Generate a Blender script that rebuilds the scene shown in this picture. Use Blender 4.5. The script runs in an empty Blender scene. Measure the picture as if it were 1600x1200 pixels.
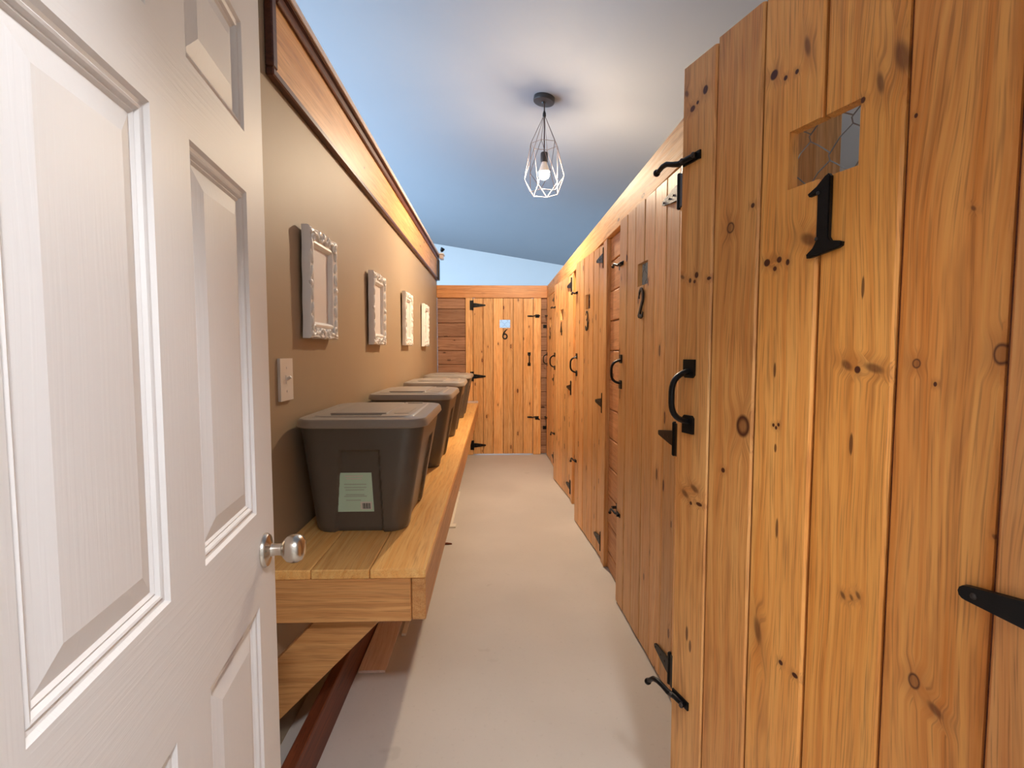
import bpy, bmesh, math, random
from mathutils import Vector, Matrix
random.seed(7)
SC = bpy.context.scene
COL = SC.collection
PI = math.pi

# ------------------------------------------------------------------ camera, world, exposure
F_PX = 810.0
cam_d = bpy.data.cameras.new('camera')
cam_d.sensor_width = 36.0
cam_d.lens = 36.0 * F_PX / 1600.0
cam_d.clip_start = 0.02
cam = bpy.data.objects.new('camera', cam_d)
COL.objects.link(cam)
cam.location = (0, 0, 1.25)
cam.rotation_euler = (PI / 2 - math.atan(52 / F_PX), 0, -math.atan(27 / F_PX))
SC.camera = cam

world = bpy.data.worlds.new('world')
SC.world = world
world.use_nodes = True
world.node_tree.nodes['Background'].inputs[0].default_value = (0.62, 0.78, 1.0, 1)
world.node_tree.nodes['Background'].inputs[1].default_value = 1.5

SC.view_settings.view_transform = 'Standard'
SC.view_settings.look = 'None'
SC.view_settings.gamma = 1.0
SC.view_settings.use_curve_mapping = False
SC.view_settings.exposure = 0.95

WINDOW_W = 215.0      # daylight through the windows of the room beyond the partition
BULB_E = 1330.0        # pendant bulb
ENTRY_E = 155.0        # globe lamp of the entry behind the camera


def area(name, loc, rot, sx, sy, power, color):
    d = bpy.data.lights.new(name, 'AREA')
    d.shape = 'RECTANGLE'
    d.size, d.size_y = sx, sy
    d.energy = power
    d.color = color
    o = bpy.data.objects.new(name, d)
    COL.objects.link(o)
    o.location = loc
    o.rotation_euler = rot
    return o


# daylight entering through the window opening in the outer left wall (pointing +X)
area('window_daylight', (-3.45, 5.6, 1.7), (0, -PI / 2, 0), 1.4, 7.0, WINDOW_W, (0.42, 0.68, 1.0))

# ------------------------------------------------------------------ node helper


class NT:
    def __init__(self, name, rough=0.5, spec=0.5, metal=0.0):
        self.m = bpy.data.materials.new(name)
        self.m.use_nodes = True
        self.t = self.m.node_tree
        self.b = self.t.nodes['Principled BSDF']
        self.b.inputs['Roughness'].default_value = rough
        self.b.inputs['Specular IOR Level'].default_value = spec
        self.b.inputs['Metallic'].default_value = metal

    def n(self, typ, **kw):
        nd = self.t.nodes.new(typ)
        for k, v in kw.items():
            setattr(nd, k, v)
        return nd

    def put(self, sock, v):
        if isinstance(v, bpy.types.NodeSocket):
            self.t.links.new(v, sock)
        elif v is not None:
            sock.default_value = v

    def math(self, op, a, b=None, c=None, clamp=False):
        nd = self.n('ShaderNodeMath', operation=op, use_clamp=clamp)
        self.put(nd.inputs[0], a)
        if b is not None:
            self.put(nd.inputs[1], b)
        if c is not None:
            self.put(nd.inputs[2], c)
        return nd.outputs[0]

    def mix(self, f, a, b, mode='MIX'):
        nd = self.n('ShaderNodeMix', data_type='RGBA', blend_type=mode)
        self.put(nd.inputs[0], f)
        self.put(nd.inputs[6], a)
        self.put(nd.inputs[7], b)
        return nd.outputs[2]

    def mrange(self, v, a, b, c=0.0, d=1.0, smooth=True):
        nd = self.n('ShaderNodeMapRange', interpolation_type='SMOOTHSTEP' if smooth else 'LINEAR')
        self.put(nd.inputs[0], v)
        for i, q in enumerate((a, b, c, d)):
            self.put(nd.inputs[1 + i], q)
        return nd.outputs[0]

    def noise(self, vec, scale=1.0, detail=2.0, rough=0.5):
        nd = self.n('ShaderNodeTexNoise')
        self.put(nd.inputs['Vector'], vec)
        nd.inputs['Scale'].default_value = scale
        nd.inputs['Detail'].default_value = detail
        nd.inputs['Roughness'].default_value = rough
        return nd.outputs['Fac']

    def vscale(self, vec, s):
        nd = self.n('ShaderNodeVectorMath', operation='MULTIPLY')
        self.put(nd.inputs[0], vec)
        nd.inputs[1].default_value = s
        return nd.outputs[0]

    def bump(self, h, strength=0.2, dist=0.002):
        nd = self.n('ShaderNodeBump')
        nd.inputs['Strength'].default_value = strength
        nd.inputs['Distance'].default_value = dist
        self.put(nd.inputs['Height'], h)
        self.put(self.b.inputs['Normal'], nd.outputs[0])


def lin(r, g, b):
    def f(c):
        c /= 255.0
        return c / 12.92 if c <= 0.04045 else ((c + 0.055) / 1.055) ** 2.4
    return (f(r), f(g), f(b), 1)


def plain(name, col, rough=0.5, spec=0.5, metal=0.0, var=0.06, scale=12.0, bump=0.0):
    t = NT(name, rough, spec, metal)
    tc = t.n('ShaderNodeTexCoord').outputs['Object']
    nz = t.noise(tc, scale, 3.0)
    f = t.math('MULTIPLY_ADD', nz, var * 2, 1 - var)
    c = t.n('ShaderNodeMix', data_type='RGBA', blend_type='MULTIPLY')
    c.inputs[0].default_value = 1.0
    c.inputs[6].default_value = col
    cb = t.n('ShaderNodeCombineColor')
    for i in range(3):
        t.put(cb.inputs[i], f)
    t.put(c.inputs[7], cb.outputs[0])
    t.put(t.b.inputs['Base Color'], c.outputs[2])
    if bump:
        t.bump(t.noise(tc, scale * 12, 3.0), bump, 0.002)
    return t.m


def wood(name, axis='z', light=(255, 210, 146), mid=(242, 174, 100), dark=(178, 102, 48), knots=None,
         knot_amount=0.35, ring=34.0, rough=0.38, tone=0.16, face='x', origin=(0, 0)):
    """procedural pine: axis = grain direction, face = axis across the visible face"""
    t = NT(name, rough, 0.45)
    tc = t.n('ShaderNodeTexCoord').outputs['Object']
    rnd = t.n('ShaderNodeObjectInfo').outputs['Random']
    sp = t.n('ShaderNodeSeparateXYZ')
    t.put(sp.inputs[0], tc)
    ch = {'x': sp.outputs[0], 'y': sp.outputs[1], 'z': sp.outputs[2]}
    g, a = ch[axis], ch[face]
    b = ch[[q for q in 'xyz' if q not in (axis, face)][0]]
    off = t.math('MULTIPLY', rnd, 37.0)
    g2 = t.math('ADD', g, off)
    a2 = t.math('ADD', a, t.math('MULTIPLY', rnd, 11.3))
    cv = t.n('ShaderNodeCombineXYZ')
    t.put(cv.inputs[0], a2)
    t.put(cv.inputs[1], b)
    t.put(cv.inputs[2], g2)
    P = cv.outputs[0]
    warp = t.math('MULTIPLY', t.math('SUBTRACT', t.noise(t.vscale(P, (7, 7, 1.1)), 1.0, 2.0), 0.5), 0.09)
    kmask = None
    krim = None
    halo = None
    if knots:
        for (ka, kg, ra, rg, ty) in knots:
            da = t.math('DIVIDE', t.math('SUBTRACT', a, ka), ra)
            dg = t.math('DIVIDE', t.math('SUBTRACT', g, kg), rg)
            if ty == 'b':   # slanted branch streak
                da = t.math('ADD', da, t.math('MULTIPLY', dg, 0.55))
            d = t.math('SQRT', t.math('ADD', t.math('MULTIPLY', da, da), t.math('MULTIPLY', dg, dg)))
            mk = t.mrange(d, 1.15, 0.75)
            if ty in 'b':
                mk = t.math('MULTIPLY', t.mrange(d, 1.25, 0.45), 0.68)
            if ty == 's':
                mk = t.math('MULTIPLY', mk, 0.8)
            if ty in 'rRg':
                core = t.math('MULTIPLY', t.mrange(d, 0.85, 0.55) if ty != 'R' else t.mrange(d, 0.8, 0.3), {'r': 0.62, 'R': 0.5, 'g': 0.7}[ty])
                mk = t.math('SUBTRACT', mk, core)
            hl = t.math('MULTIPLY', t.mrange(d, 3.6, 0.8), 1.0 if ty != 's' else 0.0)
            # rings bend round the knot
            sgn = t.math('MULTIPLY', t.math('SIGN', da), hl)
            warp = t.math('ADD', warp, t.math('MULTIPLY', sgn, ra * 0.8))
            kmask = mk if kmask is None else t.math('MAXIMUM', kmask, mk)
            halo = hl if halo is None else t.math('MAXIMUM', halo, hl)
    if knot_amount > 0:
        cv2 = t.n('ShaderNodeCombineXYZ')
        t.put(cv2.inputs[0], t.math('MULTIPLY', a2, 11.0))
        t.put(cv2.inputs[1], t.math('MULTIPLY', g2, 4.2))
        vo = t.n('ShaderNodeTexVoronoi', voronoi_dimensions='2D')
        t.put(vo.inputs['Vector'], cv2.outputs[0])
        vo.inputs['Scale'].default_value = 1.0
        vo.inputs['Randomness'].default_value = 1.0
        sc_ = t.n('ShaderNodeSeparateColor')
        t.put(sc_.inputs[0], vo.outputs['Color'])
        has = t.math('LESS_THAN', sc_.outputs[0], knot_amount)
        rad = t.math('MULTIPLY_ADD', sc_.outputs[1], 0.085, 0.035)
        dn = t.math('DIVIDE', vo.outputs['Distance'], rad)
        mk = t.math('MULTIPLY', t.mrange(dn, 1.15, 0.7), has)
        mk = t.math('SUBTRACT', mk, t.math('MULTIPLY', t.math('MULTIPLY', t.mrange(dn, 0.7, 0.45), has), t.math('MULTIPLY', sc_.outputs[2], 0.55)))
        hl = t.math('MULTIPLY', t.mrange(dn, 3.0, 0.8), has)
        kmask = mk if kmask is None else t.math('MAXIMUM', kmask, mk)
        halo = hl if halo is None else t.math('MAXIMUM', halo, hl)
        warp = t.math('ADD', warp, t.math('MULTIPLY', hl, 0.012))
    ra_ = t.math('ADD', a2, warp)
    rings = t.math('SINE', t.math('MULTIPLY', ra_, ring * 2 * PI))
    cvr = t.n('ShaderNodeCombineXYZ')
    t.put(cvr.inputs[0], ra_)
    t.put(cvr.inputs[1], b)
    t.put(cvr.inputs[2], g2)
    strand = t.noise(t.vscale(cvr.outputs[0], (95, 60, 1.6)), 1.0, 3.0, 0.6)
    fine = t.noise(t.vscale(cvr.outputs[0], (420, 300, 9)), 1.0, 2.0)
    blotch = t.noise(t.vscale(P, (9, 9, 2.2)), 1.0, 2.0)
    r01 = t.math('MULTIPLY_ADD', rings, 0.5, 0.5)
    f = t.math('ADD', t.math('MULTIPLY', r01, 0.25), t.math('MULTIPLY', t.mrange(strand, 0.34, 0.68), 0.6))
    f = t.math('ADD', f, t.math('MULTIPLY', t.mrange(blotch, 0.3, 0.75), 0.35), clamp=True)
    col = t.mix(f, lin(*light), lin(*mid))
    col = t.mix(t.math('MULTIPLY', t.mrange(fine, 0.48, 0.74), 0.55), col, lin(*dark))
    figure = t.noise(t.vscale(cvr.outputs[0], (38, 20, 3.2)), 1.0, 3.0, 0.65)
    col = t.mix(t.math('MULTIPLY', t.mrange(figure, 0.50, 0.72), 0.42), col, lin(*dark))
    # plank to plank tone
    tn = t.math('MULTIPLY_ADD', rnd, tone * 2, 1 - tone)
    hsv = t.n('ShaderNodeHueSaturation')
    t.put(hsv.inputs['Value'], tn)
    t.put(hsv.inputs['Color'], col)
    col = hsv.outputs[0]
    if halo is not None:
        col = t.mix(t.math('MULTIPLY', halo, 0.28), col, lin(*dark))
        kc = lin(int(dark[0] * 0.55), int(dark[1] * 0.45), int(dark[2] * 0.55))
        col = t.mix(kmask, col, kc)
    t.put(t.b.inputs['Base Color'], col)
    t.bump(t.math('ADD', t.math('MULTIPLY', strand, 0.6), t.math('MULTIPLY', fine, 0.3)), 0.18, 0.0015)
    return t.m


# ------------------------------------------------------------------ materials
M = {}
M['pine_v'] = wood('pine_vertical', 'z')
M['pine_post'] = wood('pine_post', 'z', knot_amount=0.15)
M['pine_y'] = wood('pine_along_corridor', 'y', knot_amount=0.2, face='z', rough=0.6)
M['pine_x'] = wood('pine_across', 'x', (226, 166, 106), (204, 134, 76), (150, 84, 42), knot_amount=0.2, face='z')
M['rough_y'] = wood('stall_plank_along', 'y', (230, 172, 118), (206, 142, 90), (140, 84, 46), knot_amount=0.25, face='z', rough=0.55)
M['rough_x'] = wood('stall_plank_across', 'x', (192, 148, 116), (158, 112, 82), (104, 68, 46), knot_amount=0.25, face='z', rough=0.6)
M['bench_y'] = wood('bench_board', 'y', (255, 208, 132), (248, 180, 98), (206, 130, 64), knot_amount=0.08, face='x', rough=0.4)
M['bench_yz'] = wood('bench_fascia', 'y', (236, 182, 118), (214, 148, 84), (160, 96, 48), knot_amount=0.12, face='z', rough=0.45)
M['bench_x'] = wood('bench_end', 'x', (226, 170, 108), (202, 140, 80), (146, 90, 46), knot_amount=0.2, face='z', rough=0.5)
M['dark_board'] = wood('dark_stained_board', 'y', (128, 66, 38), (96, 46, 26), (52, 24, 14), knot_amount=0.0, face='z', rough=0.5)
M['trim_board'] = wood('trim_board', 'y', (232, 180, 116), (208, 148, 84), (164, 104, 54), knot_amount=0.12, ring=24, face='z', rough=0.42)
M['dark_trim'] = wood('dark_trim', 'y', (110, 60, 38), (84, 42, 26), (50, 24, 14), knot_amount=0.0, face='z', rough=0.4)
M['laminate'] = wood('laminate', 'y', (240, 222, 210), (230, 208, 194), (206, 176, 158), knot_amount=0.0, face='x', rough=0.35)
M['iron'] = plain('black_iron', (0.012, 0.012, 0.013, 1), 0.42, 0.5, 0.6, 0.15, 40, 0.15)
M['nickel'] = plain('satin_nickel', (0.62, 0.57, 0.50, 1), 0.24, 0.5, 1.0, 0.03)
M['white'] = plain('white_plastic', lin(236, 226, 214), 0.35)
M['frame_white'] = plain('frame_white', lin(248, 244, 238), 0.38, 0.5, 0, 0.03)
M['frame_back'] = plain('frame_panel', lin(232, 224, 218), 0.45, 0.5, 0, 0.03)
M['tan_wall'] = plain('tan_wall', lin(174, 152, 124), 0.55, 0.3, 0, 0.025, 5, 0.05)
M['grey_wall'] = plain('grey_drywall', lin(224, 224, 222), 0.7, 0.3, 0, 0.02, 3)
M['ceiling'] = plain('ceiling_paint', lin(142, 143, 147), 0.75, 0.3, 0, 0.015, 2)
M['tote'] = plain('tote_grey', lin(98, 92, 84), 0.36, 0.5, 0, 0.04, 20)
M['tote_lid'] = plain('tote_lid_grey', lin(158, 147, 134), 0.33, 0.5, 0, 0.04, 20)
M['tote_slot'] = plain('tote_slot', lin(60, 54, 48), 0.4)
M['sticker'] = plain('sticker_mint', lin(200, 232, 210), 0.4, 0.5, 0, 0.03)
M['sticker_text'] = plain('sticker_print', lin(178, 200, 182), 0.5)
M['sticker_white'] = plain('sticker_white', lin(226, 226, 216), 0.45)
M['ink'] = plain('black_ink', lin(50, 48, 46), 0.5)
M['canopy'] = plain('dark_bronze', lin(62, 56, 54), 0.38, 0.5, 0.4)
M['cord'] = plain('cord', lin(70, 44, 36), 0.6)
M['cage'] = plain('cage_wire', lin(120, 104, 98), 0.35, 0.5, 0.3)
M['wire'] = plain('galvanised_wire', lin(150, 150, 148), 0.4, 0.5, 0.8)
M['white_trim'] = plain('white_trim', lin(238, 230, 214), 0.5)


def floor_mat():
    t = NT('painted_concrete', 0.55, 0.4)
    tc = t.n('ShaderNodeTexCoord').outputs['Object']
    a = t.noise(tc, 1.3, 4.0)
    b = t.noise(tc, 60.0, 3.0)
    c = t.mix(t.mrange(a, 0.3, 0.7), lin(214, 207, 198), lin(202, 195, 186))
    c = t.mix(t.math('MULTIPLY', t.mrange(b, 0.6, 0.8), 0.2), c, lin(150, 142, 132))
    sp = t.mrange(t.noise(tc, 9.0, 2.0), 0.70, 0.78)
    c = t.mix(t.math('MULTIPLY', sp, 0.15), c, lin(130, 118, 106))
    t.put(t.b.inputs['Base Color'], c)
    t.bump(t.math('ADD', b, t.math('MULTIPLY', a, 2.0)), 0.12, 0.003)
    return t.m


def door_paint(name, sc):
    t = NT(name, 0.52, 0.35)
    tc = t.n('ShaderNodeTexCoord').outputs['Object']
    w = t.noise(t.vscale(tc, (3, 3, 3)), 1.0, 1.0)
    v = t.n('ShaderNodeVectorMath', operation='ADD')
    t.put(v.inputs[0], t.vscale(tc, sc))
    cmb = t.n('ShaderNodeCombineXYZ')
    t.put(cmb.inputs[0], t.math('MULTIPLY', w, 3.0))
    t.put(cmb.inputs[2], t.math('MULTIPLY', w, 3.0))
    t.put(v.inputs[1], cmb.outputs[0])
    g = t.noise(v.outputs[0], 1.0, 2.0)
    t.b.inputs['Base Color'].default_value = lin(226, 224, 222)
    t.bump(t.mrange(g, 0.42, 0.6), 0.11, 0.0008)
    return t.m


M['floor'] = floor_mat()
M['door_v'] = door_paint('white_door_paint_upright', (190, 30, 5))
M['door_h'] = door_paint('white_door_paint_level', (5, 30, 190))


def emit(name, col, s):
    t = NT(name)
    t.b.inputs['Base Color'].default_value = (1, 1, 1, 1)
    t.b.inputs['Emission Color'].default_value = col
    t.b.inputs['Emission Strength'].default_value = s
    return t.m


M['bulb'] = emit('lit_bulb', (1.0, 0.79, 0.55, 1), BULB_E)
M['globe'] = emit('lit_globe', (0.97, 0.97, 1.0, 1), ENTRY_E)

# ------------------------------------------------------------------ object helpers


def empty(name, loc=(0, 0, 0), rz=0.0, parent=None):
    o = bpy.data.objects.new(name, None)
    COL.objects.link(o)
    o.location = loc
    o.rotation_euler = (0, 0, rz)
    if parent:
        o.parent = parent
    return o


def tag(o, label=None, cat=None, group=None, kind=None):
    if label:
        o['label'] = label
    if cat:
        o['category'] = cat
    if group:
        o['group'] = group
    if kind:
        o['kind'] = kind
    return o


def link_mesh(name, me, mat=None, parent=None, loc=(0, 0, 0), rot=(0, 0, 0)):
    o = bpy.data.objects.new(name, me)
    COL.objects.link(o)
    if mat is not None and len(me.materials) == 0:
        me.materials.append(mat)
    if parent:
        o.parent = parent
    o.location = loc
    o.rotation_euler = rot
    return o


def bm_obj(name, bm, mat, parent=None, loc=(0, 0, 0), rot=(0, 0, 0), smooth=None):
    bmesh.ops.recalc_face_normals(bm, faces=bm.faces)
    me = bpy.data.meshes.new(name)
    bm.to_mesh(me)
    bm.free()
    if smooth is not None:
        me.polygons.foreach_set('use_smooth', [True] * len(me.polygons))
        me.set_sharp_from_angle(angle=math.radians(smooth))
    return link_mesh(name, me, mat, parent, loc, rot)


def bm_box(bm, c, s, rot=None):
    r = bmesh.ops.create_cube(bm, size=1.0)
    mt = Matrix.Diagonal((s[0], s[1], s[2], 1))
    if rot is not None:
        mt = rot.to_4x4() @ mt
    mt = Matrix.Translation(c) @ mt
    bmesh.ops.transform(bm, matrix=mt, verts=r['verts'])
    return r['verts']


def box(name, lo, hi, mat, parent=None, bevel=0.0):
    """box between two corners, origin at its centre"""
    c = [(lo[i] + hi[i]) / 2 for i in range(3)]
    s = [abs(hi[i] - lo[i]) for i in range(3)]
    bm = bmesh.new()
    bm_box(bm, (0, 0, 0), s)
    if bevel:
        bmesh.ops.bevel(bm, geom=bm.edges[:], offset=bevel, segments=1, affect='EDGES')
    return bm_obj(name, bm, mat, parent, c)


def prism(bm, pts, y0, y1):
    """polygon in XZ extruded along Y"""
    a = [bm.verts.new((p[0], y0, p[1])) for p in pts]
    b = [bm.verts.new((p[0], y1, p[1])) for p in pts]
    n = len(pts)
    fs = [bm.faces.new(a), bm.faces.new(b[::-1])]
    for i in range(n):
        fs.append(bm.faces.new((a[i], b[i], b[(i + 1) % n], a[(i + 1) % n])))
    return fs


def poly_part(name, pts, y0, y1, mat, parent, bevel=0.0, loc=(0, 0, 0), seg=1, smooth=None):
    bm = bmesh.new()
    prism(bm, pts, y0, y1)
    bmesh.ops.recalc_face_normals(bm, faces=bm.faces)
    if bevel:
        ed = [e for e in bm.edges if abs(e.verts[0].co.y - e.verts[1].co.y) < 1e-6 and e.verts[0].co.y == min(y0, y1)]
        bmesh.ops.bevel(bm, geom=ed, offset=bevel, segments=seg, affect='EDGES')
    return bm_obj(name, bm, mat, parent, loc, smooth=smooth)


def tube(bm, pts, r, sides=8, cap=True, flat=None):
    """tube along points; r number or list; flat = (width factor, thickness factor)"""
    pts = [Vector(p) for p in pts]
    n = len(pts)
    rs = r if isinstance(r, (list, tuple)) else [r] * n
    rings = []
    prev = None
    for i, p in enumerate(pts):
        d = (pts[min(i + 1, n - 1)] - pts[max(i - 1, 0)]).normalized()
        if prev is None:
            u = d.orthogonal().normalized()
            if flat:
                u = Vector(flat[2])
                u = (u - d * u.dot(d)).normalized()
        else:
            u = (prev - d * prev.dot(d)).normalized()
        prev = u
        v = d.cross(u)
        ring = []
        for k in range(sides):
            a = 2 * PI * (k + 0.5) / sides
            fx, fy = (flat[0], flat[1]) if flat else (1, 1)
            ring.append(bm.verts.new(p + u * math.cos(a) * rs[i] * fx + v * math.sin(a) * rs[i] * fy))
        rings.append(ring)
    for i in range(n - 1):
        for k in range(sides):
            bm.faces.new((rings[i][k], rings[i][(k + 1) % sides], rings[i + 1][(k + 1) % sides], rings[i + 1][k]))
    if cap:
        bm.faces.new(rings[0][::-1])
        bm.faces.new(rings[-1])


def lathe(bm, prof, seg=24, axis='z', c=(0, 0, 0)):
    """profile of (radius, height)"""
    rings = []
    for r, h in prof:
        ring = []
        for k in range(seg):
            a = 2 * PI * k / seg
            x, y = r * math.cos(a), r * math.sin(a)
            if axis == 'z':
                q = (x, y, h)
            elif axis == 'y':
                q = (x, h, y)
            else:
                q = (h, x, y)
            ring.append(bm.verts.new((q[0] + c[0], q[1] + c[1], q[2] + c[2])))
        rings.append(ring)
    for i in range(len(rings) - 1):
        for k in range(seg):
            bm.faces.new((rings[i][k], rings[i][(k + 1) % seg], rings[i + 1][(k + 1) % seg], rings[i + 1][k]))
    bm.faces.new(rings[0][::-1])
    bm.faces.new(rings[-1])


def struct(o, label, cat=None):
    return tag(o, label, cat, None, 'structure')


# ------------------------------------------------------------------ the setting
XL, XR, YE = -0.682, 0.625, 6.18
CEIL0, CSL = 3.20, 0.1605           # ceiling height at x = 0 and its fall to the right


def ceil_z(x):
    return CEIL0 - CSL * x


struct(box('floor', (-3.6, -2.6, -0.1), (2.05, 10.7, 0.0), M['floor']), 'pale painted concrete floor of the corridor', 'floor')

bm = bmesh.new()
prism(bm, [(-3.6, ceil_z(-3.6)), (2.05, ceil_z(2.05)), (2.05, ceil_z(2.05) + 0.1), (-3.6, ceil_z(-3.6) + 0.1)], 0.05, 10.7)
struct(bm_obj('ceiling', bm, M['ceiling']), 'pale sloping ceiling above the stalls and partition', 'ceiling')

# left partition (its near end is cut down a little below the cap)
bm = bmesh.new()
prof = [(0.2, 0), (YE + 0.04, 0), (YE + 0.04, 2.325), (1.60, 2.325), (1.60, 2.215), (1.52, 2.20), (1.45, 2.325), (0.2, 2.325)]
a = [bm.verts.new((XL, y, z)) for y, z in prof]
b = [bm.verts.new((XL - 0.11, y, z)) for y, z in prof]
bm.faces.new(a)
bm.faces.new(b[::-1])
for i in range(len(prof)):
    j = (i + 1) % len(prof)
    bm.faces.new((a[i], b[i], b[j], a[j]))
struct(bm_obj('wall_left', bm, M['tan_wall']), 'tan painted partition wall along the bench side', 'wall')

# wood band along the top of the partition
tr = empty('trim_1', (XL, 3.9, 2.07))
struct(tr, 'honey wood band with dark edging along the top of the tan partition', 'trim')


def kid(name, lo, hi, mat, root, bevel=0.0):
    o = box(name, lo, hi, mat, root, bevel)
    o.location = Vector(o.location) - Vector(root.location)
    return o


Y0T, Y1T = 1.645, YE + 0.03
kid('board', (XL + 0.0005, Y0T, 2.09), (XL + 0.018, 5.42, 2.335), M['trim_board'], tr, 0.002)
kid('board', (XL + 0.0005, 5.423, 2.09), (XL + 0.018, Y1T, 2.335), M['trim_board'], tr, 0.002)
kid('edge_moulding', (XL + 0.0005, Y0T - 0.022, 2.072), (XL + 0.026, Y1T, 2.096), M['dark_trim'], tr, 0.004)
kid('edge_moulding', (XL + 0.0005, Y0T - 0.022, 2.0965), (XL + 0.026, Y0T + 0.012, 2.335), M['dark_trim'], tr, 0.004)
kid('under_moulding', (XL + 0.0185, Y0T + 0.013, 2.302), (XL + 0.032, Y1T, 2.335), M['dark_trim'], tr, 0.004)
kid('cap_board', (XL - 0.13, 1.2, 2.3355), (XL + 0.044, Y1T, 2.36), M['dark_trim'], tr, 0.003)
kid('cap_edge', (XL + 0.0445, 1.2, 2.338), (XL + 0.051, Y1T, 2.362), M['laminate'], tr, 0.001)

# end of the band: pale cap end and grey block
eb = empty('trim_2', (XL + 0.03, 6.10, 2.2))
struct(eb, 'pale end cap and grey block at the far end of the wood band', 'trim')
kid('end_cap', (XL + 0.052, 6.02, 2.30), (XL + 0.095, 6.14, 2.345), M['laminate'], eb, 0.004)
kid('end_top', (XL + 0.052, 6.0, 2.346), (XL + 0.105, 6.16, 2.36), M['white_trim'], eb, 0.003)
kid('end_block', (XL + 0.027, 6.03, 2.06), (XL + 0.05, 6.10, 2.29), M['canopy'], eb, 0.003)

# far wall, right outer wall, left outer wall with its window, front wall with the doorway
struct(box('wall_far', (-3.6, 10.6, 0), (2.05, 10.7, 3.9), M['grey_wall']), 'pale wall far behind the end stall', 'wall')
struct(box('wall_right_outer', (1.9, 0.2, 0), (2.05, 10.6, 3.0), M['grey_wall']), 'pale grey wall behind the stalls, seen through the first door opening', 'wall')

wl = empty('wall_left_outer', (-3.55, 3.9, 0))
struct(wl, 'outer wall beyond the partition with a wide window', 'wall')
WY0, WY1, WZ0, WZ1 = 2.05, 9.15, 0.97, 2.43
for lo, hi in (((-3.6, 0.05, 0), (-3.5, 10.6, WZ0)), ((-3.6, 0.05, WZ1), (-3.5, 10.6, 3.85)), ((-3.6, 0.05, WZ0), (-3.5, WY0, WZ1)), ((-3.6, WY1, WZ0), (-3.5, 10.6, WZ1))):
    kid('wall_section', lo, hi, M['grey_wall'], wl)
wn = empty('window_1', (-3.55, 5.6, WZ0))
struct(wn, 'wide daylight window in the outer wall beyond the partition', 'window')
for lo, hi in (((-3.58, WY0, WZ0), (-3.52, WY1, WZ0 + 0.05)), ((-3.58, WY0, WZ1 - 0.05), (-3.52, WY1, WZ1))):
    kid('window_frame', lo, hi, M['white'], wn)
for k in range(6):
    y = WY0 + (WY1 - WY0 - 0.05) * k / 5
    kid('window_frame', (-3.58, y, WZ0 + 0.051), (-3.52, y + 0.05, WZ1 - 0.051), M['white'], wn)

wf = empty('wall_front', (0, 0.12, 0))
struct(wf, 'front wall pierced by the entrance doorway', 'wall')
for lo, hi in (((-3.5, 0.05, 0), (-0.362, 0.19, 3.24)), ((0.43, 0.05, 0), (1.9, 0.19, 2.88)), ((-0.362, 0.05, 1.93), (0.43, 0.19, 3.11))):
    kid('wall_section', lo, hi, M['grey_wall'], wf)
we = empty('wall_entry', (0, -1.2, 0))
struct(we, 'entry room walls behind the viewpoint', 'wall')
for lo, hi in (((-1.4, -2.5, 0), (-1.3, 0.05, 2.4)), ((1.3, -2.5, 0), (1.4, 0.05, 2.4)), ((-1.4, -2.6, 0), (1.4, -2.5, 2.4))):
    kid('wall_section', lo, hi, M['grey_wall'], we)
struct(box('ceiling_entry', (-1.4, -2.6, 2.4), (1.4, 0.05, 2.5), M['ceiling']), 'flat ceiling of the entry room behind the viewpoint', 'ceiling')

# ---------------- stall fronts
HZ0, HZ1, BOT = 1.873, 2.02, 0.012
PITCH = 0.164
DOOR_Y = [0.44, 1.765, 3.0, 4.235, 5.42]
DW = 0.735

struct(box('trim_3', (XR, 0.2, HZ0), (XR + 0.04, YE + 0.04, HZ1), M['pine_y'], None, 0.003), 'long pine header beam above the right row of stall doors', 'trim')
struct(box('trim_4', (XL + 0.001, YE, HZ0), (XR - 0.001, YE + 0.04, HZ1), M['pine_x'], None, 0.003), 'short pine header beam above stall door six', 'trim')

JOINTS = [1.25 + PITCH * k for k in range(-8, 5)]
_pl = {}


def plank_wall(root, axis, u0, u1, w0, w1, ztop, mat):
    """horizontal planks, each its own object; u along the wall, w through it"""
    zs = [0.005] + [j for j in JOINTS if 0.05 < j < ztop - 0.03] + [ztop]
    for i in range(len(zs) - 1):
        h = zs[i + 1] - zs[i] - 0.005
        key = (axis, round(u1 - u0, 3), round(h, 3), mat.name)
        if key not in _pl:
            bm = bmesh.new()
            s = (w1 - w0, u1 - u0, h) if axis == 'y' else (u1 - u0, w1 - w0, h)
            bm_box(bm, (0, 0, 0), s)
            bmesh.ops.bevel(bm, geom=bm.edges[:], offset=0.004, segments=1, affect='EDGES')
            me = bpy.data.meshes.new('plank')
            bm.to_mesh(me)
            bm.free()
            me.materials.append(mat)
            _pl[key] = me
        zc = (zs[i] + zs[i + 1]) / 2
        jig = random.uniform(-0.0015, 0.0015)
        c = Vector(((w0 + w1) / 2 + jig, (u0 + u1) / 2, zc)) if axis == 'y' else Vector(((u0 + u1) / 2, (w0 + w1) / 2 + jig, zc))
        link_mesh('plank', _pl[key], None, root, c - Vector(root.location))
    # backing sheet behind the joints
    if axis == 'y':
        kid('backing', (w1 + 0.003, u0, 0.005), (w1 + 0.012, u1, ztop), M['dark_board'], root)
    else:
        kid('backing', (u0, w1 + 0.003, 0.005), (u1, w1 + 0.012, ztop), M['dark_board'], root)


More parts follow.
